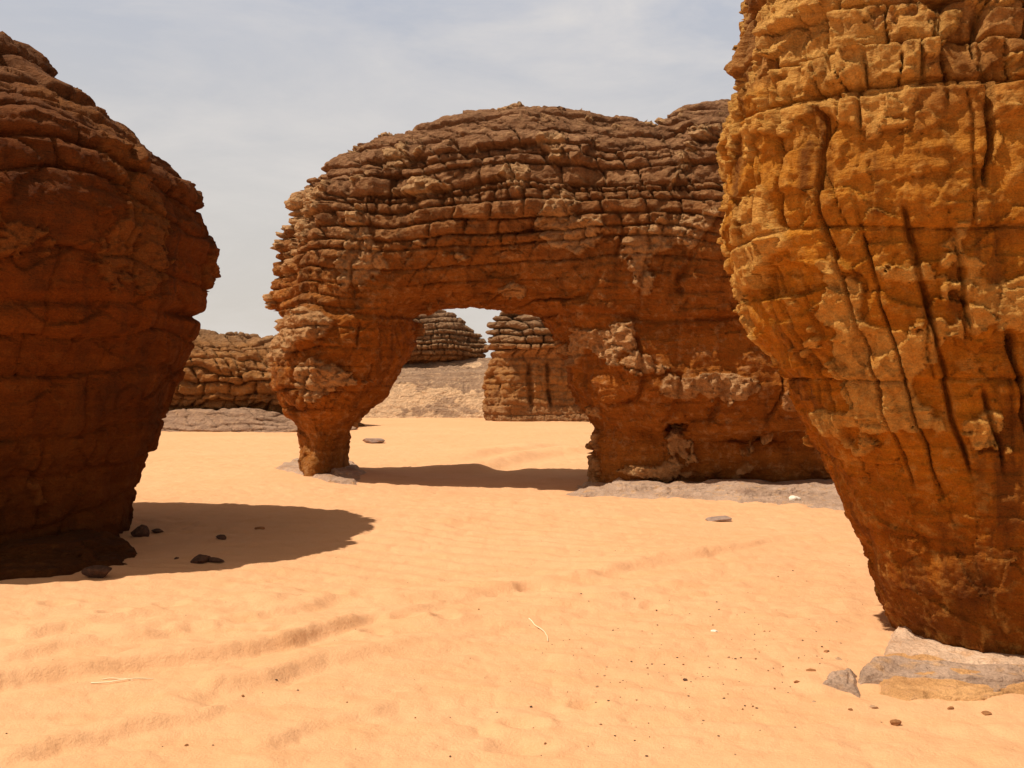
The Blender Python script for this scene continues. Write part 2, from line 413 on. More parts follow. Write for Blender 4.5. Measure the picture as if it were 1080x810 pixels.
def build_ground():
    r = np.concatenate([[0.0], np.geomspace(.6, 3.2, 24)[:-1], np.geomspace(3.2, 60, 540)[:-1], np.geomspace(60, 1500, 46)])
    th = np.concatenate([np.linspace(np.radians(60), np.radians(120), 820), np.linspace(np.radians(120), np.radians(420), 160)[1:-1]])
    Rr, T = np.meshgrid(r, th, indexing='ij'); X = Rr * np.cos(T); Y = Rr * np.sin(T); Z = gh(X, Y)
    V = np.stack([X, Y, Z], -1).reshape(-1, 3); n, k = X.shape; id = np.arange(n * k).reshape(n, k)
    a = id[:-1]; b = id[1:]; Q = np.stack([a, b, np.roll(b, -1, 1), np.roll(a, -1, 1)], -1).reshape(-1, 4)
    m, t, b = nt('sand'); g = G(t); p = g.pos()
    c = g.mix(g.ramp(g.noise(p, .35, 4), [(.35, 0), (.7, 1)]), (.74, .405, .20), (.79, .44, .225))
    c = g.mix(g.ramp(g.noise(g.map(p, (1, 2.2, 1)), 1.7, 5, .6), [(.45, 0), (.75, .55)]), c, (.69, .355, .155))
    c = g.mix(g.ramp(g.noise(p, 120, 2, .6), [(.3, 0), (.75, .35)]), c, (.55, .27, .11))
    t.links.new(c, b.inputs['Base Color']); b.inputs['Roughness'].default_value = 1
    hgt = g.math('ADD', g.noise(p, 9, 7, .7), g.math('MULTIPLY', g.noise(p, 70, 3, .7), .2))
    t.links.new(g.bump(hgt, .038, .6), b.inputs['Normal'])
    o = link('ground', mesh_np('ground', V, Q), m); tag(o, 'wide floor of pale orange desert sand with soft ridges', None, None, 'structure')
    return m
SAND = build_ground()

# ================================================================== ROCK ARCH
def DA(px): return 19.2 + (px - 290) * (17.1 - 19.2) / (900 - 290)
def A(px, py): d = DA(px); return ((px - 540) / F * d, CZ + (405 - py) / F * d)
ol = [(317, 520), (317, 495), (319, 470), (314, 452), (299, 428), (292, 405), (290, 375), (299, 352), (297, 337), (286, 324), (290, 302), (292, 285), (295, 268), (303, 252),
      (314, 236), (316, 215), (322, 200), (321, 190), (340, 187), (345, 178), (358, 170), (378, 160), (384, 150), (396, 143), (412, 140), (432, 137), (455, 134), (470, 127),
      (490, 122), (512, 119), (535, 113), (548, 110), (565, 111), (590, 112), (605, 118), (625, 123), (640, 130), (652, 124), (668, 124), (680, 131), (690, 140), (700, 127), (715, 119),
      (735, 115), (760, 110), (800, 110), (860, 118), (920, 150), (960, 210), (985, 300), (985, 530),
      (627, 530), (626, 498), (627, 470), (627, 457), (634, 452), (628, 445), (612, 428), (603, 408), (600, 385), (594, 368), (583, 350), (573, 336), (560, 328), (530, 327), (480, 329), (440, 331),
      (436, 340), (437, 352), (431, 370), (424, 385), (415, 403), (400, 424), (384, 442), (371, 453), (366, 470), (364, 488), (366, 520)]
poly = [A(*p) for p in ol]
xa = np.array([A(px, 400)[0] for px in (250, 1000)])
def yc(x): return np.interp(x, xa, [DA(250), DA(1000)])
def Ta(x, z):
    leg = ss(.3, 1.3, x)
    front = (1 - leg) * ip(z, [(-1, 1.1), (.85, 1.05), (1.3, 1.4), (2.7, 1.6), (3.6, 1.45), (4.6, 1.8), (5.5, 1.75), (8, 1.5)]) \
        + leg * ip(z, [(-1, .93), (.84, .93), (.97, 1.28), (1.6, 1.46), (2.6, 1.5), (2.75, 1.5), (2.95, 1.62), (4.3, 1.95), (5.4, 1.8), (8, 1.4)])
    # notch where the two humps meet
    front = front - .3 * np.exp(-((x - 2.75) / .28) ** 2) * ss(4.4, 5.6, z)
    front = front + .26 * np.exp(-((x - 1.75) / .65) ** 2 - ((z - 1.9) / .6) ** 2) + .14 * np.exp(-((x - 3.5) / .6) ** 2 - ((z - 1.7) / .5) ** 2)
    front = front + .22 * np.exp(-((x - 3.5) / .55) ** 2) * ss(3.6, 4.6, z)
    front = front - .3 * np.exp(-((x + 1.95) / .38) ** 2 - ((z - 4.75) / .55) ** 2)     # hollow high on the span
    return front, front * 0 + 1.35
def Ra(x, z):
    r = np.where(x < -2.6, 1.5, .95)
    return np.where((x < -2.2) & (z < 2.9), .95, r)
def carve_arch(X, Y, Z, Fv):
    for (px, py, rx, ry, rz, dd) in ((703, 447, .28, .5, .13, -1.1), (775, 459, .42, .4, .07, -1.0), (672, 452, .35, .3, .08, -1.15)):
        x, z = A(px, py); y = yc(x) + dd
        e = np.sqrt(((X - x) / rx) ** 2 + ((Y - y) / ry) ** 2 + ((Z - z) / rz) ** 2)
        Fv = np.maximum(Fv, (1 - e) * min(rx, rz))
    return Fv
V, Q = inflate(poly, yc, Ta, Ra, .095, lv=2, carve=carve_arch, topR=2.2)
N = normals(V, Q)
def amp_arch(P):
    up = ss(3.9, 4.9, P[:, 2] + .5 * fbm(P, .5, 201, 2) - .25 * ss(1.5, -3.5, P[:, 0]) * -2.2)
    mid = ss(3.1, 3.9, P[:, 2] + .3 * fbm(P, .8, 203, 2))
    lowl = .55 * ss(-2.4, -3.2, P[:, 0]) * ss(1.0, 1.5, P[:, 2])
    return .12 + .6 * np.maximum(mid * .6, lowl) + .75 * up
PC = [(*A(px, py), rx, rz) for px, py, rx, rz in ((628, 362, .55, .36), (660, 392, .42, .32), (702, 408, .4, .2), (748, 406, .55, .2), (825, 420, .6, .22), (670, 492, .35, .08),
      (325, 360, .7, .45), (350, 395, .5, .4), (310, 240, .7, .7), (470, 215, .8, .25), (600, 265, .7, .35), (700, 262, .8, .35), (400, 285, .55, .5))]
def patch_arch(P):  # sunlit spots of the arch: raised, and lightened in the colour too
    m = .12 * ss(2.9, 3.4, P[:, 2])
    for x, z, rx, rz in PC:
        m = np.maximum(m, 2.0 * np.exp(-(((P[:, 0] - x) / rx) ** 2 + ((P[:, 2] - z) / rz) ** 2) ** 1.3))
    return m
V, FR = rockify(V, N, V[:, 0] + .8 * V[:, 1], 3, lambda z: (.28, .5) if z < 2.8 else (.1, .3) if z < 4.4 else (.1, .34), amp_arch, edge=(.06, .05), wfac=(.7, 2.2), warp=.11, pilk=.22, crk=(.075, .018),
            vcr=(.62, .12, .03, lambda P: ss(.9, 1.3, P[:, 2]) * ss(4.5, 3.4, P[:, 2])), lump=(1.1, .13), lump2=(4, .05),
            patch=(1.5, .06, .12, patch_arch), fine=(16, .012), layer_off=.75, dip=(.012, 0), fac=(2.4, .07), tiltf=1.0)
# the open joint between span and supports
zj = A(500, 333)[1]
def groove(V, zj, dep, wd, msk=None, seed=90):
    zz = V[:, 2] + .05 * fbm(V, 1.3, seed, 2); g_ = np.exp(-((zz - zj) / wd) ** 2) * dep * (.6 + .5 * noise(V, .9, seed + 1))
    if msk is not None: g_ = g_ * msk
    n = N.copy(); n[:, 2] = 0; n /= np.linalg.norm(n, axis=1, keepdims=True) + 1e-6
    return V - n * g_[:, None]
V = groove(V, zj - .03 - .15 * ss(.5, 2.5, V[:, 0]), .16, .045)
zc = V[Q].mean(1); lab = np.where(zc[:, 2] > zj - .03 - .15 * ss(.5, 2.5, zc[:, 0]), 0, np.where(zc[:, 0] < -.7, 1, 2))
M_ARCH = rock_mat('arch_rock', [(0, (.42, .17, .035)), (1.0, (.46, .155, .022)), (2.6, (.46, .15, .022)), (3.7, (.44, .165, .036)), (4.6, (.40, .185, .070)), (5.6, (.37, .185, .085)), (7, (.35, .185, .095))],
                  pale=(.66, .38, .17), stain=(.09, .03, .010), pale_amt=.45)
arch = empty('rock_arch', (A(500, 400)[0], 18.4, 0))
tag(arch, 'huge layered brown sandstone arch with a slim pillar on its left side, spanning the sand', 'rock arch')
split_parts(arch, V, Q, ['span', 'pillar', 'wall'], lab, M_ARCH, FR)

# ================================================================== LEFT ROCK
kn = [(-60, 22), (0, 38), (40, 45), (68, 62), (92, 92), (125, 118), (150, 132), (166, 158), (190, 178), (206, 205), (214, 234), (229, 258), (217, 282), (212, 325), (197, 370), (178, 420), (163, 462), (146, 492), (135, 530), (132, 565), (135, 600)]
kn = [(px - 12 * w_, py + 19 * w_) for px, py in kn for w_ in (float(ss(195, 80, py)),)]
cx, cy, a0, b0, n_, rot = -6.8, 10.85, 3.8, 3.2, 2.0, .2
rg = loft_fit(kn, cx, cy, a0, b0, +1, n_, rot)
ztop = max(z for z, s in rg); rg = [r for r in rg] + [(ztop + .25, rg[0][1] * .75), (ztop + .5, rg[0][1] * .45), (ztop + .62, .02), (-.8, rg[-1][1])]
th = (-np.pi * .62, np.pi * .22, 520, 130)
zs = np.concatenate([np.arange(-.4, ztop + .5, .017), np.linspace(ztop + .505, ztop + .62, 8)])
V, Q, U = loft(rg, cx, cy, a0, b0, th, zs, n_, rot); N = normals(V, Q)
def amp_l(P): return .34 + 1.0 * ss(3.2, 4.0, P[:, 2] + .3 * fbm(P, .6, 301, 2))
V, FR = rockify(V, N, U, 12, lambda z: (.35, .7) if z < 3.2 else (.2, .42), amp_l, edge=(.09, .08), wfac=(1.2, 3.2), warp=.25,
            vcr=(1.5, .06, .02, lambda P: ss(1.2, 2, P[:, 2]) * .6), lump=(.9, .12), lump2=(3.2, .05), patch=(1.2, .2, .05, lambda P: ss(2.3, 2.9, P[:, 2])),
            fine=(14, .010), layer_off=.6, dip=(.03, -.02), tiltf=1.0, fac=(1.8, .06), pilk=.25)
V = groove(V, 2.45, .14, .05, seed=95)
lab = np.where(V[Q].mean(1)[:, 2] > 2.45, 0, 1)
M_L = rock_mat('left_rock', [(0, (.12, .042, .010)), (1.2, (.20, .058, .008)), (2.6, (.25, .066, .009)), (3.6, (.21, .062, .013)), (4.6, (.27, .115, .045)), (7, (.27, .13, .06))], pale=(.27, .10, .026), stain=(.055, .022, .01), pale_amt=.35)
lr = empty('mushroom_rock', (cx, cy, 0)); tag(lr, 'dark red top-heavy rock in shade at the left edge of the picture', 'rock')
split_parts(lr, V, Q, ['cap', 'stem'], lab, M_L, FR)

# ================================================================== RIGHT ROCK
kn = [(792, -60), (785, 0), (783, 40), (768, 84), (764, 110), (770, 160), (773, 190), (768, 250), (786, 290), (799, 340), (826, 385), (850, 440), (870, 482), (889, 530), (905, 562), (926, 612), (944, 668)]
cx, cy, a0, b0, n_, rot = 5.2, 8.27, 3.5, 2.9, 3.6, -.03
rg = loft_fit(kn, cx, cy, a0, b0, -1, n_, rot, .45, .38)
ztop = max(z for z, s in rg); rg = rg + [(ztop + .8, rg[0][1] * .9), (ztop + 1.6, rg[0][1] * .6), (ztop + 1.9, .02), (-.1, rg[-1][1] * .97), (-.8, rg[-1][1])]
th = (np.radians(135), np.radians(275), 640, 110)
zs = np.concatenate([np.arange(-.3, 4.9, .0105), np.arange(4.9, ztop + 1.9, .05)])
V, Q, U = loft(rg, cx, cy, a0, b0, th, zs, n_, rot, .45, .38); N = normals(V, Q)
zl = 3.32
def amp_r(P): return .12 + .6 * ss(zl - .05, zl + .1, P[:, 2]) + .30 * ss(1.3, 1.9, P[:, 2])
def vc_r(P): return ss(1.15, 1.5, P[:, 2] + .25 * fbm(P, 1.5, 401, 2)) * (1 - .6 * ss(zl, zl + .1, P[:, 2]))
V0 = V.copy()
V, FR = rockify(V, N, U, 25, lambda z: (.45, .85) if z < zl - .4 else (.22, .36), amp_r, edge=(.035, .03), wfac=(.5, 1.3), warp=.05,
            ona=.22, vcr=(.23, .11, .010, vc_r), lump=(1.3, .07), lump2=(5.5, .008),
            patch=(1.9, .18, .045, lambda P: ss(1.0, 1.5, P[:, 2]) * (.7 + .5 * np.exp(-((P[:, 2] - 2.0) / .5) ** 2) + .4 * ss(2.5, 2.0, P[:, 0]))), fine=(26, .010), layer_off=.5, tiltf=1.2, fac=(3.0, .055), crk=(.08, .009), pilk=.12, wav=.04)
# lip of the lower body under the recessed cap
n2 = N.copy(); n2[:, 2] = 0; n2 /= np.linalg.norm(n2, axis=1, keepdims=True)
zw = V[:, 2] + .02 * fbm(V, 3, 411, 2)
V = V + n2 * (-.10 * ss(zl - .012, zl + .02, zw) * (1 - .5 * ss(zl, zl + .8, zw)))[:, None]
lab = np.where(V[Q].mean(1)[:, 2] > zl + .02, 0, 1)
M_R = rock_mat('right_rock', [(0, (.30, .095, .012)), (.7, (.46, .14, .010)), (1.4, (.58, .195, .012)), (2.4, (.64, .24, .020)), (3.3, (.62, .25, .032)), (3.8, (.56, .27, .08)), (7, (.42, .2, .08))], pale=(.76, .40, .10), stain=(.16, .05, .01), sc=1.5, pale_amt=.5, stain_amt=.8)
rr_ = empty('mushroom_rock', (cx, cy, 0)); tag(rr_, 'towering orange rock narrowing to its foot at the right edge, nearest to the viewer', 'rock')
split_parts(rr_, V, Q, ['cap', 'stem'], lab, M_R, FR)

# ================================================================== FAR ROCKS
def far_rock(name, pts, d, T, R, h, label, mat, seed, thick, amp, cat='rock', lv=2, topR=2, slope=0, extra=None, **kw):
    poly = [((px - 540) / F * d, CZ + (405 - py) / F * d) for px, py in pts]
    V, Q = inflate(poly, lambda x: d + 0 * x + slope * (x - poly[0][0]), T, lambda x, z: R + 0 * x, h, lv=lv, topR=topR, zmin=-1)
    N = normals(V, Q)
    kw.setdefault('fac', (1.2, .12)); kw.setdefault('crk', (.10, .035))
    V, fr = rockify(V, N, V[:, 0] + .8 * V[:, 1], seed, thick, amp, **kw)
    org = np.array([V[:, 0].mean(), V[:, 1].mean(), 0])
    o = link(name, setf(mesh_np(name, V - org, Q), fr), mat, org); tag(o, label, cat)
    return o
M_FAR = rock_mat('far_rock', [(0, (.42, .21, .085)), (1.5, (.46, .20, .055)), (3, (.44, .20, .065)), (4, (.38, .22, .11)), (6, (.34, .20, .11))], pale=(.54, .33, .17), stain=(.14, .07, .035), sc=.6, stain_amt=.35)
M_GREY = rock_mat('grey_rock', [(0, (.52, .32, .19)), (2, (.46, .29, .18)), (6, (.40, .26, .17))], pale=(.88, .55, .30), stain=(.18, .11, .075), sc=.6, stain_amt=.3, pale_amt=.6)
M_SLAB = rock_mat('slab_rock', [(0, (.62, .42, .29)), (1, (.58, .40, .28)), (3, (.48, .32, .21))], pale=(.70, .40, .19), stain=(.2, .13, .1), sc=1.2, stain_amt=.25, pale_amt=.85, bump=.7)
far_rock('cliff', [(60, 470), (60, 366), (120, 352), (205, 348), (250, 350), (300, 353), (345, 362), (372, 392), (380, 470)], 41,
         lambda x, z: (ip(z, [(-1, 1.6), (.6, 1.7), (.75, 1.9), (1.0, 2.4), (1.9, 2.6), (2.1, 2.5), (4, 1.6), (5, 1.2)]), 3 + 0 * x), 1.6, .22,
         'low tan cliff with rounded blocks seen between the left rock and the arch', M_FAR, 51, lambda z: (.16, .55), lambda P: 1.2 + 0 * P[:, 0],
         edge=(.18, .14), wfac=(1, 2.2), warp=.5, pilk=.2, lump=(.45, .45), lump2=(1.6, .14), fine=(6, .03), layer_off=1.6, topR=1.6, dip=(.03, 0), cat='cliff')
M_SHELF = rock_mat('shelf_rock', [(0, (.44, .27, .17)), (2, (.38, .24, .15))], pale=(.6, .36, .2), stain=(.2, .12, .08), sc=.8, stain_amt=.35, pale_amt=.6, bump=.7, zrange=2)
far_rock('rock_shelf', [(70, 480), (70, 436), (160, 430), (215, 431), (262, 428), (300, 436), (345, 438), (380, 450), (385, 480)], 38.5,
         lambda x, z: (ip(z, [(-1, 2.4), (.9, 1.2), (2, .9)]), 2 + 0 * x), .8, .18,
         'low greyish rock shelf lying along the foot of the tan cliff', M_SHELF, 61, lambda z: (.12, .3), lambda P: .8 + 0 * P[:, 0],
         edge=(.1, .1), wfac=(2, 6), warp=.3, lump=(.5, .25), lump2=(2, .05), fac=(.9, .06), fine=(6, .02), topR=.8)
far_rock('slope', [(340, 470), (345, 420), (370, 395), (420, 380), (470, 379), (530, 377), (600, 380), (680, 400), (700, 470)], 57,
         lambda x, z: (ip(z, [(-1, 6.2), (0, 5.6), (1.2, 4.2), (2.2, 3.0), (3, 2.3)]), 3 + 0 * x), 1.2, .25,
         'smooth grey rock slope streaked with blown sand, seen through the arch', M_GREY, 71, lambda z: (.15, .35), lambda P: .55 + 0 * P[:, 0],
         edge=(.04, .1), wfac=(2, 6), warp=.6, lump=(.35, .3), lump2=(1.2, .10), fine=(5, .03), layer_off=.3, fac=(.8, .10), crk=(.04, .03), patch=(.9, .05, -.03, lambda P: 1.25 * ss(2.0, 1.2, P[:, 2])), topR=1.0, cat='rock slope')
far_rock('stacked_rock', [(370, 378), (366, 350), (385, 325), (420, 316), (452, 320), (478, 329), (488, 336), (498, 345), (509, 353), (516, 364), (512, 378), (470, 386), (370, 388)], 57.5,
         lambda x, z: (1.9 + 0 * x, 1.8 + 0 * x), 1.0, .2,
         'domed stack of thin dark rock layers sitting on the grey slope behind the arch', M_FAR, 81, lambda z: (.24, .4), lambda P: 1.0 + 0 * P[:, 0],
         edge=(.2, .12), wfac=(.9, 2.2), warp=.15, lump=(.6, .12), lump2=(2.5, .1), fine=(6, .03), layer_off=.8, topR=2)
far_rock('layered_rock', [(512, 470), (512, 440), (508, 420), (507, 400), (516, 384), (515, 376), (515, 360), (514, 344), (520, 331), (545, 325), (600, 320), (700, 322), (740, 350), (740, 470)], 47.5,
         lambda x, z: (ip(z, [(-1, 1.6), (0, 1.55), (1.2, 1.35), (2.85, 1.3), (2.95, 1.0), (3.02, 1.2), (3.3, 1.8), (5, 1.5)]), 2.5 + 0 * x), 1.0, .17,
         'layered rock with fluted lower columns, standing behind the arch opening on its right', M_FAR, 91, lambda z: (.28, .42), lambda P: .25 + 1.3 * ss(2.9, 3.2, P[:, 2]),
         edge=(.2, .12), wfac=(.9, 2.2), warp=.1, lump=(.7, .22), lump2=(2.5, .14), fine=(6, .03), layer_off=1.2, topR=2,
         onf=.25, ona=.3, vcr=(.7, .4, .13, lambda P: ss(2.9, 2.5, P[:, 2]) * ss(.4, 1.0, P[:, 2])))

# ================================================================== SLABS AND LEDGES
def slab(name, pts, height, label, mat, seed, cat='rock ledge', step=.03, edge=.25, res=.02, tilt=(0, 0), sub=.12):
    """low bedded rock outcrop standing a little above the sand; pts are points on the ground"""
    P2 = [gpt(*p) if len(p) == 2 else p[:2] for p in pts]; A_ = np.array(P2)
    mn, mx = A_.min(0) - .15, A_.max(0) + .15
    nx = int((mx[0] - mn[0]) / res) + 1; ny = int((mx[1] - mn[1]) / res) + 1
    X, Y = np.meshgrid(np.linspace(mn[0], mx[0], nx), np.linspace(mn[1], mx[1], ny), indexing='ij')
    PP = np.stack([X.ravel(), Y.ravel(), 0 * X.ravel()], 1)
    d = poly_sdf(X, Y, P2) + (.10 * fbm(PP, 3.0, seed, 5, .6) * max(edge, .09) / .25).reshape(X.shape)
    t = np.clip(d / edge, 0, 1)
    nn = fbm(PP, 1.1, seed + 12, 4).reshape(X.shape)
    up = np.clip((d - edge * 2.2 + nn * edge * 3.5) / edge, 0, 1)
    H = height * (.5 * t ** .6 + .5 * up ** .6) * (1 + .3 * fbm(PP, 1.4, seed + 2, 3).reshape(X.shape)) + tilt[0] * (X - mn[0]) * t + tilt[1] * (Y - mn[1]) * t
    s = step * (1 + .0 * X); q = (H + .25 * step * fbm(PP, 2.0, seed + 5, 2).reshape(X.shape)) / s; k = np.floor(q); f = q - k
    H = (k + ss(.55, .98, f)) * s
    H = H + .007 * fbm(PP, 9, seed + 7, 3).reshape(X.shape)
    Z = gh(X, Y) + np.where(d > 0, H + .004, np.maximum(d * 1.5, -.12)) - .004
    under = gh(X, Y) - sub - .1
    V = np.concatenate([np.stack([X, Y, Z], -1).reshape(-1, 3), np.stack([X, Y, under], -1).reshape(-1, 3)])
    m = (d > -.10); c = m[:-1, :-1] & m[1:, :-1] & m[1:, 1:] & m[:-1, 1:]
    id = np.arange(nx * ny).reshape(nx, ny)
    q = np.stack([id[:-1, :-1], id[1:, :-1], id[1:, 1:], id[:-1, 1:]], -1)[c]
    qb = q[:, ::-1] + nx * ny
    E = np.concatenate([q[:, [0, 1]], q[:, [1, 2]], q[:, [2, 3]], q[:, [3, 0]]]); key = E.min(1) * (nx * ny) + E.max(1)
    _, ix, ct = np.unique(key, return_index=True, return_counts=True); be = E[ix[ct == 1]]
    side = np.stack([be[:, 1], be[:, 0], be[:, 0] + nx * ny, be[:, 1] + nx * ny], 1)
    Q = np.concatenate([q, qb, side]); used, inv = np.unique(Q, return_inverse=True)
    org = np.array([A_[:, 0].mean(), A_[:, 1].mean(), 0])
    o = link(name, mesh_np(name, V[used] - org, inv.reshape(-1, 4)), mat, org)
    return tag(o, label, cat)
M_TAN = rock_mat('tan_ledge', [(0, (.78, .42, .17)), (1, (.7, .38, .16))], pale=(.70, .38, .19), stain=(.36, .15, .05), sc=2, stain_amt=.25, pale_amt=.6, bump=.7, zrange=2)
M_PALE = rock_mat('pale_ledge', [(0, (.84, .56, .36)), (1, (.75, .5, .33))], pale=(.70, .39, .20), stain=(.3, .19, .13), sc=1.5, stain_amt=.25, pale_amt=.9, bump=.6, zrange=2)
slab('rock_ledge', [(585, 522), (600, 514), (630, 500), (700, 496), (900, 500), (985, 508), (990, 545), (885, 537), (800, 531), (700, 526)], .17,
     'pale grey bedded ledge along the foot of the arch wall', M_SLAB, 101, step=.045, edge=.30, res=.03)
slab('rock_ledge', [(288, 497), (306, 489), (345, 485), (374, 490), (384, 502), (376, 511), (345, 510), (312, 504)], .15,
     'small stepped ledge around the foot of the arch pillar', M_SLAB, 103, step=.05, edge=.16, res=.02)
slab('stone_slab', [(908, 726), (903, 715), (914, 709), (940, 706), (985, 710), (1040, 714), (1180, 720), (1190, 732), (1100, 732), (1062, 735), (1050, 742), (1040, 731), (1000, 730), (960, 728), (930, 724)], .028,
     'long flat grey slab with a thin dark edge, poking from the sand below the orange rock', M_SLAB, 105, step=.022, edge=.03, res=.007, cat='stone slab', tilt=(0, .045))
slab('rock_ledge', [(925, 735), (930, 700), (1180, 705), (1200, 735), (1100, 742), (1070, 739), (1040, 747), (985, 743), (960, 745)], .018,
     'thin orange-tan rock layer underneath the long flat grey slab', M_TAN, 125, step=.012, edge=.03, res=.008, tilt=(0, .03))
slab('rock_ledge', [(930, 698), (938, 676), (965, 664), (1160, 655), (1190, 724), (1100, 720), (1040, 716), (990, 712), (950, 708)], .045,
     'pale upper ledge between the long grey slab and the foot of the orange rock', M_PALE, 115, step=.018, edge=.04, res=.010, tilt=(0, .03))
slab('broken_slab', [(858, 729), (872, 720), (893, 712), (904, 716), (907, 738), (893, 733), (878, 731)], .03,
     'broken grey slab tipped beside the flat slabs, at their left end', M_SLAB, 107, step=.015, edge=.03, res=.006, tilt=(.03, .03), cat='stone slab')
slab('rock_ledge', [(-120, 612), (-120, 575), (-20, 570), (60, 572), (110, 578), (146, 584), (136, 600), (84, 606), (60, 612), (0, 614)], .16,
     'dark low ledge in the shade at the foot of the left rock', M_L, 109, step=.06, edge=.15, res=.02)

# ================================================================== LOOSE STONES
def stone_mesh(name, s, seed, sharp=.5, sub=3):
    """angular stone: a sphere clipped by random planes then roughened"""
    import bmesh
    bm = bmesh.new(); bmesh.ops.create_icosphere(bm, subdivisions=sub, radius=1)
    V = np.array([v.co[:] for v in bm.verts]); r = np.random.default_rng(seed)
    for _ in range(11):
        n = r.normal(size=3); n /= np.linalg.norm(n); c = r.uniform(.45, .85); dd = V @ n
        V = V - np.outer(np.maximum(dd - c, 0) * sharp * 1.8, n)
    V = V * (1 + .10 * fbm(V + seed, 2.5, seed, 3)[:, None])
    V = V * np.array(s)
    for v, c in zip(bm.verts, V): v.co = c
    me = bpy.data.meshes.new(name); bm.to_mesh(me); bm.free()
    me.polygons.foreach_set('use_smooth', np.zeros(len(me.polygons), dtype=bool)); return me
def stone_mat(name, c1, c2, sc=30):
    m, t, b = nt(name); g = G(t); p = g.pos()
    col = g.mix(g.ramp(g.noise(p, sc, 5, .65), [(.35, 0), (.7, 1)]), c1, c2); t.links.new(col, b.inputs['Base Color'])
    t.links.new(g.bump(g.noise(p, sc * 2.5, 5, .7), .01, .6), b.inputs['Normal']); return m
S_DARK = stone_mat('dark_stone', (.06, .032, .022), (.14, .07, .04)); S_TAN = stone_mat('tan_stone', (.38, .22, .12), (.52, .32, .18)); S_PALE = stone_mat('pale_stone', (.78, .68, .52), (.88, .8, .66))
S_GREY = stone_mat('grey_stone', (.26, .18, .14), (.42, .28, .2), 12); S_BR = stone_mat('brown_stone', (.26, .11, .04), (.40, .18, .07))
def put_stone(name, px, py, s, mat, label, seed, cat='stone', rz=0., sink=.40, rx=0.):
    x, y = gpt(px, py); o = link(name, stone_mesh(name, s, seed), mat, (x, y, float(gh(x, y)) + s[2] * (1 - 2 * sink))); o.rotation_euler = (rx, 0, rz)
    return tag(o, label, cat)
put_stone('flat_stone', 394, 467, (.34, .3, .11), S_GREY, 'low flat grey stone half buried on the sand behind the pillar', 1, rz=.2, sink=.25)
put_stone('flat_stone', 761, 551, (.19, .13, .055), S_GREY, 'small pointed flat stone alone on the sand in front of the grey ledge', 2, rz=-.3)
put_stone('stone', 839, 531, (.10, .07, .07), S_PALE, 'small pale stone at the edge of the grey ledge under the arch wall', 3, sink=.1)
put_stone('stone', 753, 668, (.035, .025, .013), S_PALE, 'tiny white stone lying alone on the open sand', 4)
put_stone('stone', 103, 611, (.15, .11, .075), S_DARK, 'dark block at the shadow edge in front of the left rock', 5, rz=.1, sink=.3)
put_stone('stone', 212, 597, (.10, .09, .065), S_DARK, 'long dark stone lying in the shadow right of the left rock', 6, rz=.2, sink=.3)
put_stone('stone', 227, 596, (.11, .06, .035), S_DARK, 'flat dark stone touching the long one in the shadow', 16, rz=-.1, sink=.3)
put_stone('stone', 146, 571, (.12, .1, .10), S_DARK, 'upright dark stone beside the foot of the left rock', 7, sink=.3)
put_stone('stone', 166, 568, (.07, .06, .035), S_DARK, 'small dark stone just right of the upright one in the shadow', 8)
put_stone('stone', 233, 573, (.06, .05, .04), S_DARK, 'lone small dark stone further out in the shadow', 9)
put_stone('stone', 274, 563, (.07, .05, .03), S_BR, 'flat brown stone near the tip of the left rock\'s shadow', 10)
put_stone('stone', 186, 594, (.03, .03, .02), S_DARK, 'pebble-sized dark stone between the ledge and the long shaded stone', 11)
put_stone('stone', 945, 766, (.035, .025, .022), S_BR, 'small brown stone on the sand below the flat slabs', 12, sink=.38)
put_stone('stone', 841, 723, (.022, .02, .012), S_BR, 'small brown stone left of the broken slab', 13, sink=.38)
put_stone('stone', 723, 721, (.016, .013, .011), S_DARK, 'small dark stone on the sand between straw and broken slab', 14, sink=.38)
put_stone('stone', 856, 713, (.035, .02, .012), S_BR, 'flat brown flake resting just above the broken slab\'s tip', 15, sink=.38)
for k, (px, py, w) in enumerate(((872, 692, .022), (884, 699, .03), (897, 752, .02), (921, 750, .028), (1003, 752, .022), (858, 742, .016), (1040, 757, .03), (934, 664, .03))):
    o = put_stone('stone', px, py, (w, w * .8, w * .5), (S_BR, S_TAN)[k % 2], 'small brown or tan chip of rock lying around the edge of the flat slabs', 70 + k, rz=k); o['group'] = 'rock chips around the flat slabs'
# fallen blocks on the ledge below the arch wall
for k, (px, py, s) in enumerate(((645, 505, (.30, .16, .10)), (672, 503, (.28, .16, .09)), (700, 504, (.22, .14, .08)), (722, 508, (.18, .12, .06)))):
    o = put_stone('fallen_block', px, py, s, S_TAN, ['cracked tan block at the left corner of the arch wall\'s foot', 'second tan block from the left along the wall foot',
        'third tan block from the left along the wall foot', 'smallest and rightmost tan block along the wall foot'][k], 40 + k, 'rock', rz=.3 * k)
    o['group'] = 'tan blocks at the foot of the arch wall'; o.location.z += .12
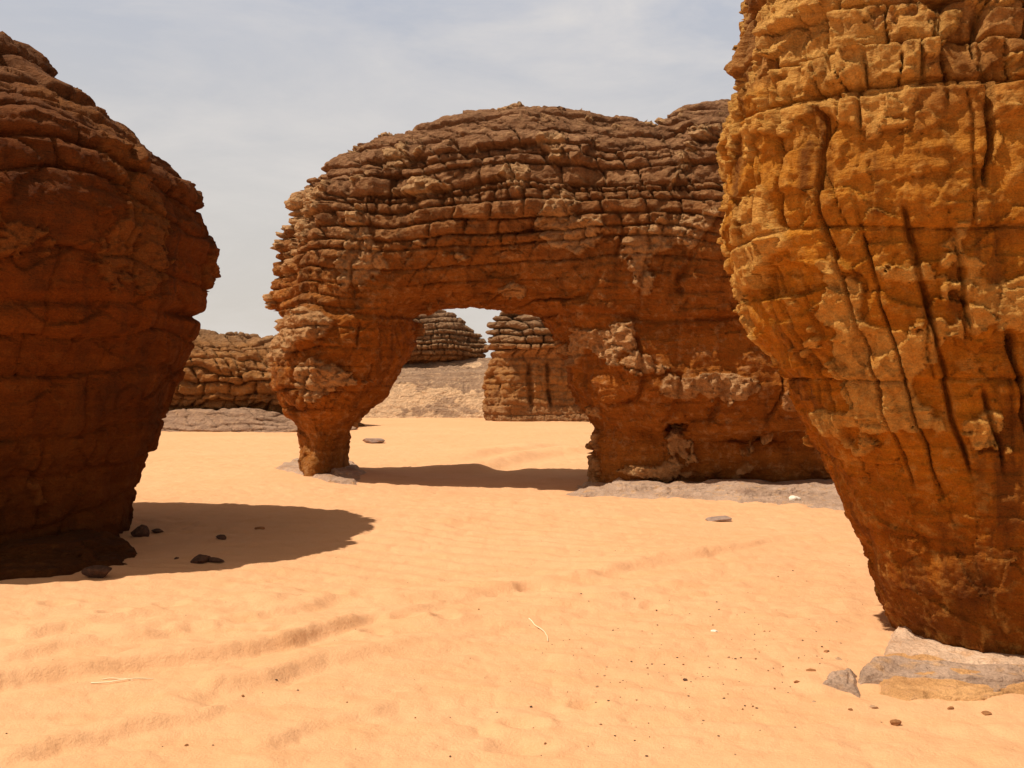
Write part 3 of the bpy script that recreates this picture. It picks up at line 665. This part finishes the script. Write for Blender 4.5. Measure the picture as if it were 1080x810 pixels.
# pebbles
protos = [stone_mesh('pebble', (1, .8, .55), 60 + k, sub=1) for k in range(4)]
pm = [S_DARK, S_BR, S_DARK, S_TAN]
for me, m in zip(protos, pm): me.materials.append(m)
for k in range(290):
    if k < 190: px = rng.normal(760, 105); py = rng.normal(690, 38)
    else: px = rng.uniform(0, 900); py = 570 + 240 * rng.random() ** 1.2
    if py < 550 or py > 808 or (px > 905 and 655 < py < 750) or px > 960 or (py < 630 and px < 300): px, py = rng.uniform(560, 840), rng.uniform(600, 800)
    x, y = gpt(px, py); s = .0045 + .0075 * rng.random() ** 3 + (.0035 if k % 17 == 0 else 0)
    o = bpy.data.objects.new('pebble', protos[k % 4]); COL.objects.link(o); o.location = (x, y, float(gh(x, y)) + s * .25); o.scale = (s, s, s); o.rotation_euler = (0, 0, rng.uniform(0, 6.28))
    if k < 190: tag(o, 'tiny pebble strewn on the sand left of the flat grey slabs', 'pebble', 'pebbles strewn near the slabs')
    else: tag(o, 'tiny lone pebble on the open foreground sand', 'pebble', 'pebbles on the open sand')
# straws
def straw(px0, py0, px1, py1, rad, arch_, label, seed, name='straw'):
    (x0, y0), (x1, y1) = gpt(px0, py0), gpt(px1, py1); n = 14; r = np.random.default_rng(seed); V = []; Qs = []
    L = math.hypot(x1 - x0, y1 - y0); nx_, ny_ = -(y1 - y0) / L, (x1 - x0) / L
    for i in range(n):
        t = i / (n - 1); bx = x0 + (x1 - x0) * t + nx_ * arch_ * math.sin(math.pi * t) * L; by = y0 + (y1 - y0) * t + ny_ * arch_ * math.sin(math.pi * t) * L
        bz = float(gh(bx, by)) + rad + .006 * math.sin(math.pi * t); rr = rad * (1 - .5 * t)
        for k in range(6):
            a = k / 6 * 2 * math.pi; V.append((bx + nx_ * math.cos(a) * rr, by + ny_ * math.cos(a) * rr, bz + math.sin(a) * rr))
        if i:
            for k in range(6):
                Qs.append(((i - 1) * 6 + k, (i - 1) * 6 + (k + 1) % 6, i * 6 + (k + 1) % 6, i * 6 + k))
    V = np.array(V); org = np.array([x0, y0, 0]); m = bpy.data.materials.get('dry_straw')
    if not m:
        m, t_, b_ = nt('dry_straw'); g = G(t_); t_.links.new(g.mix(g.noise(g.pos(), 40), (.75, .6, .36), (.85, .74, .5)), b_.inputs['Base Color'])
    return tag(link(name, mesh_np(name, V - org, np.array(Qs)), m, org), label, 'straw')
straw(558, 655, 578, 682, .0045, .06, 'thin pale dry straw lying on the sand in the middle foreground', 1)
straw(96, 724, 162, 721, .005, -.06, 'long pale dry straw lying on the sand at lower left', 2)
straw(108, 719, 140, 724, .003, .08, 'shorter pale straw crossing the long one at lower left', 3)

# ================================================================== LIGHT, SKY, CAMERA
SUN = (-.50, -.15, 1.0)
sv = np.array(SUN) / np.linalg.norm(SUN)
sl = bpy.data.lights.new('sun', 'SUN'); sl.energy = 5.0; sl.angle = math.radians(.55); sl.color = (1, .93, .82)
so = bpy.data.objects.new('sun', sl); COL.objects.link(so)
from mathutils import Vector
so.rotation_euler = Vector(-sv).to_track_quat('-Z', 'Y').to_euler(); so.location = (-10, 0, 20)
w = bpy.data.worlds.new('World'); scene.world = w; w.use_nodes = True; t = w.node_tree; g = G(t)
for n in list(t.nodes): t.nodes.remove(n)
out = t.nodes.new('ShaderNodeOutputWorld'); bg = t.nodes.new('ShaderNodeBackground'); t.links.new(bg.outputs[0], out.inputs[0])
sky = t.nodes.new('ShaderNodeTexSky'); sky.sky_type = 'NISHITA'; sky.sun_disc = False
sky.sun_elevation = math.asin(sv[2]); sky.sun_rotation = math.atan2(sv[0], sv[1]) % (2 * math.pi)
sky.dust_density = 5; sky.air_density = 1.0; sky.ozone_density = 1.0; sky.altitude = 900
tc = t.nodes.new('ShaderNodeTexCoord').outputs['Generated']
hs = t.nodes.new('ShaderNodeHueSaturation'); hs.inputs['Saturation'].default_value = .42; t.links.new(sky.outputs[0], hs.inputs['Color'])
c = g.mix(1.0, hs.outputs[0], (1.0, .80, .60), 'MULTIPLY')
cl = g.noise(g.map(tc, (1, 1, 3.2)), 3.4, 7, .6, .4); cl2 = g.noise(g.map(tc, (1, 1, 2.2), (3, 1, 2)), 1.1, 3, .5)
cm = g.math('MULTIPLY', g.ramp(cl, [(.42, 0), (.66, 1)]), g.ramp(cl2, [(.34, 0), (.56, 1)]))
c = g.mix(g.math('MULTIPLY', cm, .55), c, (8.0, 7.2, 6.5))
el = g.z(tc)
hz = g.ramp(el, [(0, (.98, .89, .78)), (.17, (.92, .89, .86)), (.36, (.72, .765, .88)), (.6, (.5, .52, .6))])
hz = g.mix(1.0, hz, (10, 10, 10), 'MULTIPLY')
hz = g.mix(g.math('MULTIPLY', cm, .7), hz, (11.5, 10.8, 10.2))
c = g.mix(g.ramp(el, [(.36, 1), (.48, 0)]), c, hz)
t.links.new(c, bg.inputs[0]); bg.inputs[1].default_value = .074
cam = bpy.data.cameras.new('camera'); co = bpy.data.objects.new('camera', cam); COL.objects.link(co)
co.location = (0, 0, CZ); co.rotation_euler = (math.radians(90), 0, 0); cam.sensor_width = 36; cam.lens = 36; cam.clip_end = 4000; cam.clip_start = .05
scene.camera = co
vs = scene.view_settings; vs.view_transform = 'Standard'; vs.look = 'None'; vs.exposure = -.12; vs.gamma = 1; vs.use_curve_mapping = False
scene.cycles.max_bounces = 6; scene.cycles.diffuse_bounces = 4
